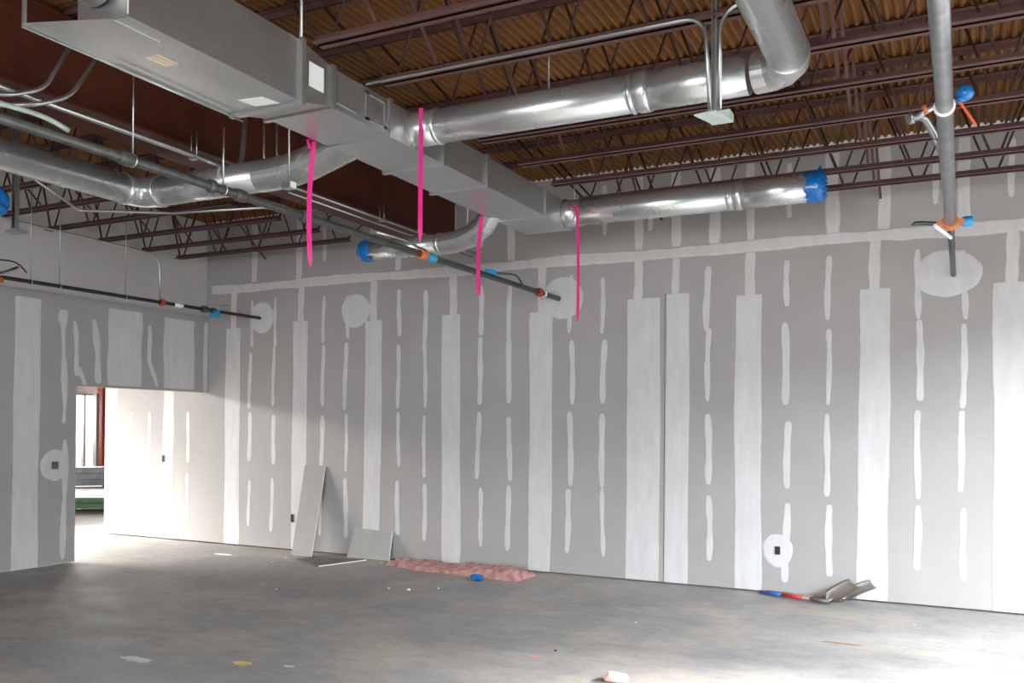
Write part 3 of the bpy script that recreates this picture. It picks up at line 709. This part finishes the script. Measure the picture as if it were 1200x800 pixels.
def rod(label, p0, p1, r_=.005, ringr=None, name='hanger_rod', mat=M_ZINC):
    bm = NB(); tube(bm, [p0, p1], r_, 8)
    t = thing(name, label, 'hanger', p0, 'threaded hanger rods')
    obj('rod', bm, mat, t)
    if ringr:
        bm = NB(); pts = arcpts(V(p1)-V((0, 0, ringr)), (1, 0, 0), (0, 0, 1), ringr, 0, 2*PI, 16); tube(bm, pts, .0045, 6, cap=False); obj('pipe_ring', bm, mat, t)
    return t
rod('hanger rod holding the sprinkler main in front of the thick elbow', (3.885, -5.35, 3.63), (3.885, -5.35, 3.262), .006, .036)
rod('thin hanger rod holding the sprinkler main over the left round duct', (3.885, -6.05, 3.9), (3.885, -6.05, 3.262), .0045, .036)
rod('thin rod with clamp holding the left wall pipe, leftmost of three', (-.686, -3.47, 4.635), (-.686, -3.47, 3.243), .0045, .03)
rod('thin rod with clamp holding the left wall pipe, middle of three', (-.686, -3.13, 4.635), (-.686, -3.13, 3.243), .0045, .03)
rod('thin rod with clamp holding the left wall pipe, rightmost of three', (-.686, -2.27, 4.635), (-.686, -2.27, 3.243), .0045, .03)
rod('thick rod rising past the near right corner of the trunk duct', (4.718, -5.60, 4.635), (4.718, -5.60, 3.955), .010)
rod('thin rod rising at the near end of the big duct section', (4.703, -6.78, 4.635), (4.703, -6.78, 3.60), .006)
rod('rod hanging at the wall end of the trunk duct', (4.66, -1.40, 4.635), (4.66, -1.40, 3.70), .007)
rod('thin rod behind the large round duct near the trunk', (5.6, -4.10, 4.635), (5.6, -4.10, 3.97), .006)
rod('hanger rod holding the stub duct beside the girder', (3.95, -2.3, 4.635), (3.95, -2.3, 3.64), .006)
# unistrut trapeze with blue film at far left
b = thing('strut_hanger', 'slotted strut hanging at far left below the round duct', 'hanger', (0.5, -4.45, 3.45))
bm = NB()
box(bm, (.47, -4.47, 3.46), (.475, -4.43, 4.6)); box(bm, (.515, -4.47, 3.46), (.52, -4.43, 4.6)); box(bm, (.475, -4.434, 3.46), (.515, -4.43, 4.6)); obj('strut', bm, M_ZINC, b)
bm = NB(); box(bm, (.42, -4.50, 3.43), (.57, -4.38, 3.46)); obj('foot_plate', bm, M_ZINC, b)
film_cap_t = thing('round_duct', 'duct end wrapped in blue plastic film at the far left edge', 'duct', (0.5, -4.92, 3.57))
bm = NB(); tube(bm, [(.20, -4.92, 3.57), (.88, -4.92, 3.57)], .115, 26); obj('pipe_section', bm, M_GALVR, film_cap_t)
film_cap('plastic_cap', (.90, -4.92, 3.57), (1, 0, 0), .12, film_cap_t, 5)

# ------------------------------------------------------------------ pink flagging ribbons
def ribbon(label, top, length, w_=.03, sway=0.02, faceang=0.5, tip=True, loop=None):
    top = V(top); bm = NB(); n = 14; rows = []
    for i in range(n+1):
        t = i/n; c = top + V((sway*math.sin(t*2.2), .3*sway*math.sin(t*4), -length*t))
        a = faceang + .5*math.sin(t*3.0); ww = w_/2*(1 if (not tip or t < .93) else .35)
        u = V((math.cos(a), math.sin(a), 0)); nn = V((-math.sin(a), math.cos(a), 0))*.0006
        rows.append([bm.verts.new(c-u*ww-nn), bm.verts.new(c+u*ww-nn), bm.verts.new(c+u*ww+nn), bm.verts.new(c-u*ww+nn)])
    for a, b in zip(rows, rows[1:]):
        for k in range(4): bm.faces.new((a[k], a[(k+1)%4], b[(k+1)%4], b[k]))
    bm.faces.new(rows[0]); bm.faces.new(rows[-1])
    if loop:
        tube(bm, [V(p) for p in loop], .011, 6)
    t = obj('flagging_ribbon', bm, M_PINK)
    return tag(t, label, 'ribbon', 'pink ribbons hanging from the ducts')
ribbon('pink ribbon hanging from the elbow left of the trunk, leftmost of four', (4.08, -4.70, 3.70), .87, .034, -.03, .4, loop=[(4.07, -4.73, 3.64), (4.055, -4.74, 3.70), (4.085, -4.70, 3.725)])
ribbon('long pink ribbon hanging where the large round duct leaves the trunk', (4.76, -4.385, 3.93), .93, .032, .0, .35)
ribbon('pink ribbon hanging off the trunk by the short stub duct', (4.085, -2.27, 3.69), .74, .042, -.03, .6)
ribbon('thin pink ribbon hanging from the branch duct nearest the back wall', (4.80, -1.66, 3.84), 1.10, .032, .015, .5, loop=[(4.74, -1.655, 3.86), (4.77, -1.66, 3.87), (4.80, -1.66, 3.84)])

# ------------------------------------------------------------------ electrical boxes in the walls
def outlet(label, p, axis, w_=.055, h_=.10, inner=None):
    x, y, z = p; t = thing('outlet_box', label, 'outlet', p, 'empty boxes set in the drywall')
    bm = NB()
    if axis == 'Y': box(bm, (x-w_/2, y-.0075, z-h_/2), (x+w_/2, y-.004, z+h_/2))
    else: box(bm, (x+.004, y-w_/2, z-h_/2), (x+.0075, y+w_/2, z+h_/2))
    obj('opening', bm, inner or M_DARK, t)
    bm = NB()
    q = .006
    for a0, a1, c0, c1 in ((-w_/2-q, w_/2+q, h_/2, h_/2+q), (-w_/2-q, w_/2+q, -h_/2-q, -h_/2), (-w_/2-q, -w_/2, -h_/2, h_/2), (w_/2, w_/2+q, -h_/2, h_/2)):
        if axis == 'Y': box(bm, (x+a0, y-.009, z+c0), (x+a1, y-.004, z+c1))
        else: box(bm, (x+.004, y+a0, z+c0), (x+.009, y+a1, z+c1))
    obj('box_rim', bm, M_ZINC, t)
outlet('open electrical box in the round white patch low on the back wall', (6.40, 0, .45), 'Y', .055, .085)
outlet('open electrical box in the round white patch on the left wall', (-1.656, -2.45, 1.212), 'X', .09, .09, plain('grey_box_plate', (.12, .12, .125), .6, .2))
outlet('open electrical box on the bright wall seen through the opening', (-2.54, 0, 1.20), 'Y', .06, .10)
outlet('open electrical box beside the tall leaning board', (-.07, 0, .442), 'Y', .06, .11)

# ------------------------------------------------------------------ loose drywall boards
def board(label, corners, th, group='offcuts of drywall', edges=((1, 2), (0, 1)), face=None):
    """corners: 4 points of the front face in order"""
    c = [V(p) for p in corners]; n = (c[1]-c[0]).cross(c[3]-c[0]).normalized()
    t = thing('drywall_board', label, 'board', tuple(min((p for p in c), key=lambda p: p.z)), group)
    bm = NB(); prism(bm, c, [p-n*th for p in c])
    o = obj('panel', bm, face or M_PAPER, t)
    # exposed white gypsum on two cut edges
    for a, b_ in edges:
        e = (c[b_]-c[a]).normalized(); outw = e.cross(n).normalized()
        mid = (c[0]+c[2])/2
        if outw.dot(c[a]-mid) < 0: outw = -outw
        bm = NB(); A = [c[a], c[b_], c[b_]+outw*.003, c[a]+outw*.003]
        prism(bm, A, [p-n*th for p in A]); q = obj('cut_edge', bm, M_CORE, t); q['label'] = 'white cut gypsum edge'
    return t
board('tall narrow drywall offcut leaning against the back wall', [(.22, -.36, .003), (.545, -.36, .003), (.50, -.022, 1.172), (.15, -.022, 1.172)], .016, edges=((1, 2),))
board('short drywall offcut leaning against the back wall beside the insulation', [(.96, -.15, .003), (1.62, -.15, .003), (1.58, -.022, .355), (.99, -.022, .375)], .016, edges=((1, 2),))
board('drywall offcut lying flat on the floor below the leaning boards', [(.57, -.66, .018), (1.16, -.97, .018), (1.36, -.28, .018), (.62, -.40, .018)], .015, edges=((1, 2),), face=plain('brown_board_back', (0.13, 0.11, 0.09), .85, 0, .2, 6))

# ------------------------------------------------------------------ pink insulation batt
def batt():
    bm = NB(); nx, ny = 60, 14
    A, B_ = V((1.80, -.33, 0)), V((3.72, -.50, 0)); L = B_-A; side = V((0.05, 1, 0)).normalized()
    def P(i, j, top):
        t = i/nx; s = j/ny-.5
        wd = .46*(.55+.45*min(1, t*4))
        p = A + L*t + side*(s*wd + .0)
        ed = 1-abs(2*s)**9
        endf = min(1, t/.03, (1-t)/.012)
        h = 1.15*(.065+.008*math.sin(t*9+1)+.010*math.sin(t*23+s*5)+.016*math.sin(s*14+t*6)) * (max(.03, ed)**.4) * max(.12, endf)**.5 * (.7+.45*t)
        h += random.uniform(-.006, .006)*ed
        p.y += .02*math.sin(t*13)
        p.z = max(.004, h) if top else .001
        return p
    T = [[bm.verts.new(P(i, j, True)) for j in range(ny+1)] for i in range(nx+1)]
    Bt = [[bm.verts.new(V((T[i][j].co.x, T[i][j].co.y, .001))) for j in (0, ny)] for i in range(nx+1)]
    for i in range(nx):
        for j in range(ny): bm.faces.new((T[i][j], T[i+1][j], T[i+1][j+1], T[i][j+1])).smooth = True
        bm.faces.new((T[i][0], T[i+1][0], Bt[i+1][0], Bt[i][0])); bm.faces.new((T[i][ny], T[i+1][ny], Bt[i+1][1], Bt[i][1]))
        bm.faces.new((Bt[i][0], Bt[i+1][0], Bt[i+1][1], Bt[i][1]))
    bm.faces.new(T[0]+[Bt[0][1], Bt[0][0]]); bm.faces.new(T[nx]+[Bt[nx][1], Bt[nx][0]])
    return tag(obj('insulation_batt', bm, M_BATT), 'strip of pink fibreglass insulation lying along the foot of the back wall', 'insulation')
batt()
def crumple(name, label, cat, c, size, mat, seed, group=None, flat=.5):
    rnd = random.Random(seed); bm = NB(); bmesh.ops.create_icosphere(bm, subdivisions=2, radius=1)
    for v_ in bm.verts:
        v_.co *= rnd.uniform(.62, 1.1); v_.co = V((v_.co.x*size, v_.co.y*size*.8, v_.co.z*size*flat))
    mz = min(v_.co.z for v_ in bm.verts)
    for v_ in bm.verts: v_.co += V((c[0], c[1], c[2]-mz+.001))
    return tag(obj(name, bm, mat), label, cat, group)
crumple('plastic_scrap', 'crumpled blue plastic scrap on the floor in front of the pink insulation', 'scrap', (3.29, -.86, 0), .095, M_BLUE, 12, None, .45)

# ------------------------------------------------------------------ shovels
def shovel(label, h0, h1, tip, width, mat, tapes, lift=.0):
    """h0 handle end, h1 socket, tip blade end"""
    h0, h1, tip = V(h0), V(h1), V(tip)
    t = thing('shovel', label, 'shovel', tuple(h1), 'shovels lying at the foot of the wall')
    def seg(a, b_): return h0+(h1-h0)*a, h0+(h1-h0)*b_
    bm = NB(); tube(bm, [h0, h1], .016, 12); obj('handle', bm, M_WOOD, t)
    for a, b_, mt, lb in tapes:
        p, q = seg(a, b_); bm = NB(); tube(bm, [p, q], .019, 12); o = obj('handle_wrap', bm, mt, t); o['label'] = lb
    d_ = (tip-h1); L = d_.length; d_.normalize(); sd = V((-.35, .75, .55)).normalized(); sd = (sd-d_*sd.dot(d_)).normalized(); nn = d_.cross(sd)
    bm = NB(); nu, nv = 12, 10; rows = []
    for i in range(nu+1):
        s = i/nu; p = h1 + d_*(L*s)
        wd = width/2*(.55+.45*min(1, s*6))*(1 if s < .9 else 1-.12*(s-.9)/.1)
        if s == 0: wd = width*.16
        rows.append([(p + sd*(wd*(2*j/nv-1)) + nn*(.035*(abs(2*j/nv-1)**2.2)*(1-.3*s) + .02*math.sin(s*PI*.9) - .0), ) [0] for j in range(nv+1)])
    T = [[bm.verts.new(q) for q in rw] for rw in rows]; B_ = [[bm.verts.new(q-nn*.004) for q in rw] for rw in rows]
    for i in range(nu):
        for j in range(nv):
            bm.faces.new((T[i][j], T[i+1][j], T[i+1][j+1], T[i][j+1])).smooth = True; bm.faces.new((B_[i][j], B_[i+1][j], B_[i+1][j+1], B_[i][j+1])).smooth = True
        for j in (0, nv): bm.faces.new((T[i][j], T[i+1][j], B_[i+1][j], B_[i][j]))
    for i in (0, nu):
        for j in range(nv): bm.faces.new((T[i][j], T[i][j+1], B_[i][j+1], B_[i][j]))
    obj('blade', bm, mat, t)
    bm = NB(); tube(bm, [h1-(h1-h0).normalized()*.18, h1, h1+d_*.10], [.021, .022, .008], 12); obj('socket', bm, M_STEELG, t)
    return t
shovel('shovel with blue and red taped handle, brown blade tilted on the wall', (6.22, -.12, .025), (6.95, -.38, .035), (7.17, -.12, .17), .17, M_STEEL,
       [(.04, .36, M_HBLUE, 'blue tape on the handle'), (.36, .66, M_HRED, 'red tape on the handle')])
shovel('plain grey shovel whose blade rests behind the brown blade', (6.30, -.055, .02), (7.05, -.21, .03), (7.34, -.05, .17), .14, M_STEELG, [])

# ------------------------------------------------------------------ floor litter and marks
def patch(name, label, cat, c, rx, ry, mat, seed, h=.002, group=None):
    rnd = random.Random(seed); bm = NB(); n = 22
    pts = [(c[0]+rx*rnd.uniform(.7, 1.1)*math.cos(2*PI*k/n), c[1]+ry*rnd.uniform(.7, 1.1)*math.sin(2*PI*k/n)) for k in range(n)]
    prism(bm, [(a, b_, .0005) for a, b_ in pts], [(a, b_, h) for a, b_ in pts])
    return tag(obj(name, bm, mat), label, cat, group)
M_TAN = plain('tan_stain', (0.26, 0.17, 0.10), .8, 0, .2, 20)
M_PALE = plain('pale_splatter', (0.50, 0.48, 0.45), .8, 0, .2, 20)
patch('floor_mark', 'yellow paint mark on the concrete near the bottom left', 'paint mark', (3.47, -4.70), .085, .06, M_YEL, 1)
patch('floor_mark', 'tan smear on the bright floor at lower right', 'paint mark', (7.25, -1.98), .17, .035, M_TAN, 2)
patch('floor_mark', 'small pinkish mark on the concrete at the bottom middle', 'paint mark', (5.25, -3.52), .07, .035, plain('pink_chalk', (.50, .28, .24), .8), 3)
patch('plaster_splatter', 'pale plaster splatter on the concrete left of the yellow mark', 'splatter', (2.72, -4.98), .16, .06, M_PALE, 4)
patch('plaster_splatter', 'small pale splatter right of the yellow mark', 'splatter', (3.82, -4.60), .05, .025, M_PALE, 5)
patch('plaster_splatter', 'pale fragment on the floor before the opening', 'splatter', (-.6, -.75), .16, .04, M_WHITE, 6, .006)
for i, (x, y, s, lb) in enumerate(((2.72, -1.75, .035, 'white crumb on the floor below the flat board'), (2.95, -1.72, .05, 'largest white crumb on the floor in front of the insulation'), (3.18, -1.5, .03, 'white crumb on the floor nearest the blue scrap'),
        (.35, -.62, .05, 'white gypsum lump at the foot of the tall leaning board'), (.42, -.95, .03, 'white gypsum crumb in front of the tall leaning board'), (1.72, -2.35, .03, 'white crumb alone on the middle of the dark floor'), (1.63, -.33, .03, 'pale crumb at the left end of the insulation'),
        (5.55, -2.05, .02, 'white crumb on the floor in front of the control joint'), (7.75, -.95, .025, 'pale crumb on the floor below the shovel blades'))):
    crumple('debris', lb, 'debris', (x, y, 0), s*.5, M_CORE, 20+i, 'bits of gypsum on the floor', .4)
crumple('plastic_scrap', 'pale pink crumpled scrap at the bottom edge of the floor', 'scrap', (6.02, -3.86, 0), .09, plain('pale_pink_foam', (.75, .5, .46), .7), 31, None, .45)
crumple('debris', 'dark lump on the floor left of the pink mark', 'debris', (5.33, -3.30, 0), .012, M_DARK, 41, 'bits of gypsum on the floor', .5)

# ------------------------------------------------------------------ things in the room beyond
t = thing('steel_column', 'red steel column by the far storefront windows', 'column', (-13.6, 7.75, 0))
bm = NB(); box(bm, (-13.7, 7.70, .015), (-13.5, 7.715, 4.6)); box(bm, (-13.7, 7.815, .015), (-13.5, 7.83, 4.6)); box(bm, (-13.61, 7.715, .015), (-13.59, 7.815, 4.6)); obj('shaft', bm, M_REDCOL, t)
bm = NB(); box(bm, (-13.72, 7.68, 0), (-13.48, 7.86, .015)); obj('base_plate', bm, M_REDCOL, t)
t = thing('window_post', 'dark post beside the red column at the far windows', 'post', (-13.6, 7.60, 0))
bm = NB(); box(bm, (-13.66, 7.55, 0), (-13.54, 7.65, 2.55)); obj('shaft', bm, M_FRAME, t); bm = NB(); box(bm, (-13.69, 7.53, 0), (-13.51, 7.67, .012)); obj('base_plate', bm, M_FRAME, t)
def stack(name, label, cat, c, ln, n, wd, hh, mat, group, ang):
    for k in range(n):
        bm = NB(); o_ = random.uniform(-.05, .05); z0 = .05+k*(hh+.012)
        M4 = Matrix.Translation((c[0], c[1], 0)) @ Matrix.Rotation(ang, 4, 'Z')
        # C-shaped stud bundle / wrapped board pack
        vs = box(bm, (-ln/2+o_, -wd/2, z0), (ln/2+o_, wd/2, z0+hh))
        for q in range(3): box(bm, (-ln/2+o_+ln*(.2+.3*q), -wd/2-.006, z0-.004), (-ln/2+o_+ln*(.2+.3*q)+.04, wd/2+.006, z0+hh+.004))
        for v_ in bm.verts: v_.co = M4 @ v_.co
        tag(obj(name, bm, mat), label[k], cat, group)
    for k in range(2):
        bm = NB(); box(bm, (-ln*.3+ln*.6*k, -wd/2, 0.0), (-ln*.3+ln*.6*k+.09, wd/2, .045))
        for v_ in bm.verts: v_.co = M4 @ v_.co
        tag(obj('timber_bearer', bm, M_CARD), ('left' if k == 0 else 'right')+' timber bearer under the '+cat+' stack beyond the opening', 'bearer')
stack('stud_bundle', ['bottom blue-grey stud bundle of the stack seen through the opening', 'middle blue-grey stud bundle of the stack seen through the opening', 'top blue-grey stud bundle of the stack seen through the opening'],
      'stud bundle', (-12.85, 6.6), 1.6, 3, .4, .155, M_STUD, 'steel stud bundles beyond the opening', .885)
stack('board_pack', ['lower green wrapped pack on the floor seen through the opening', 'upper green wrapped pack on the floor seen through the opening'],
      'wrapped pack', (-7.4, 2.5), 1.8, 2, .7, .10, M_GREEN, 'green wrapped packs beyond the opening', .6)
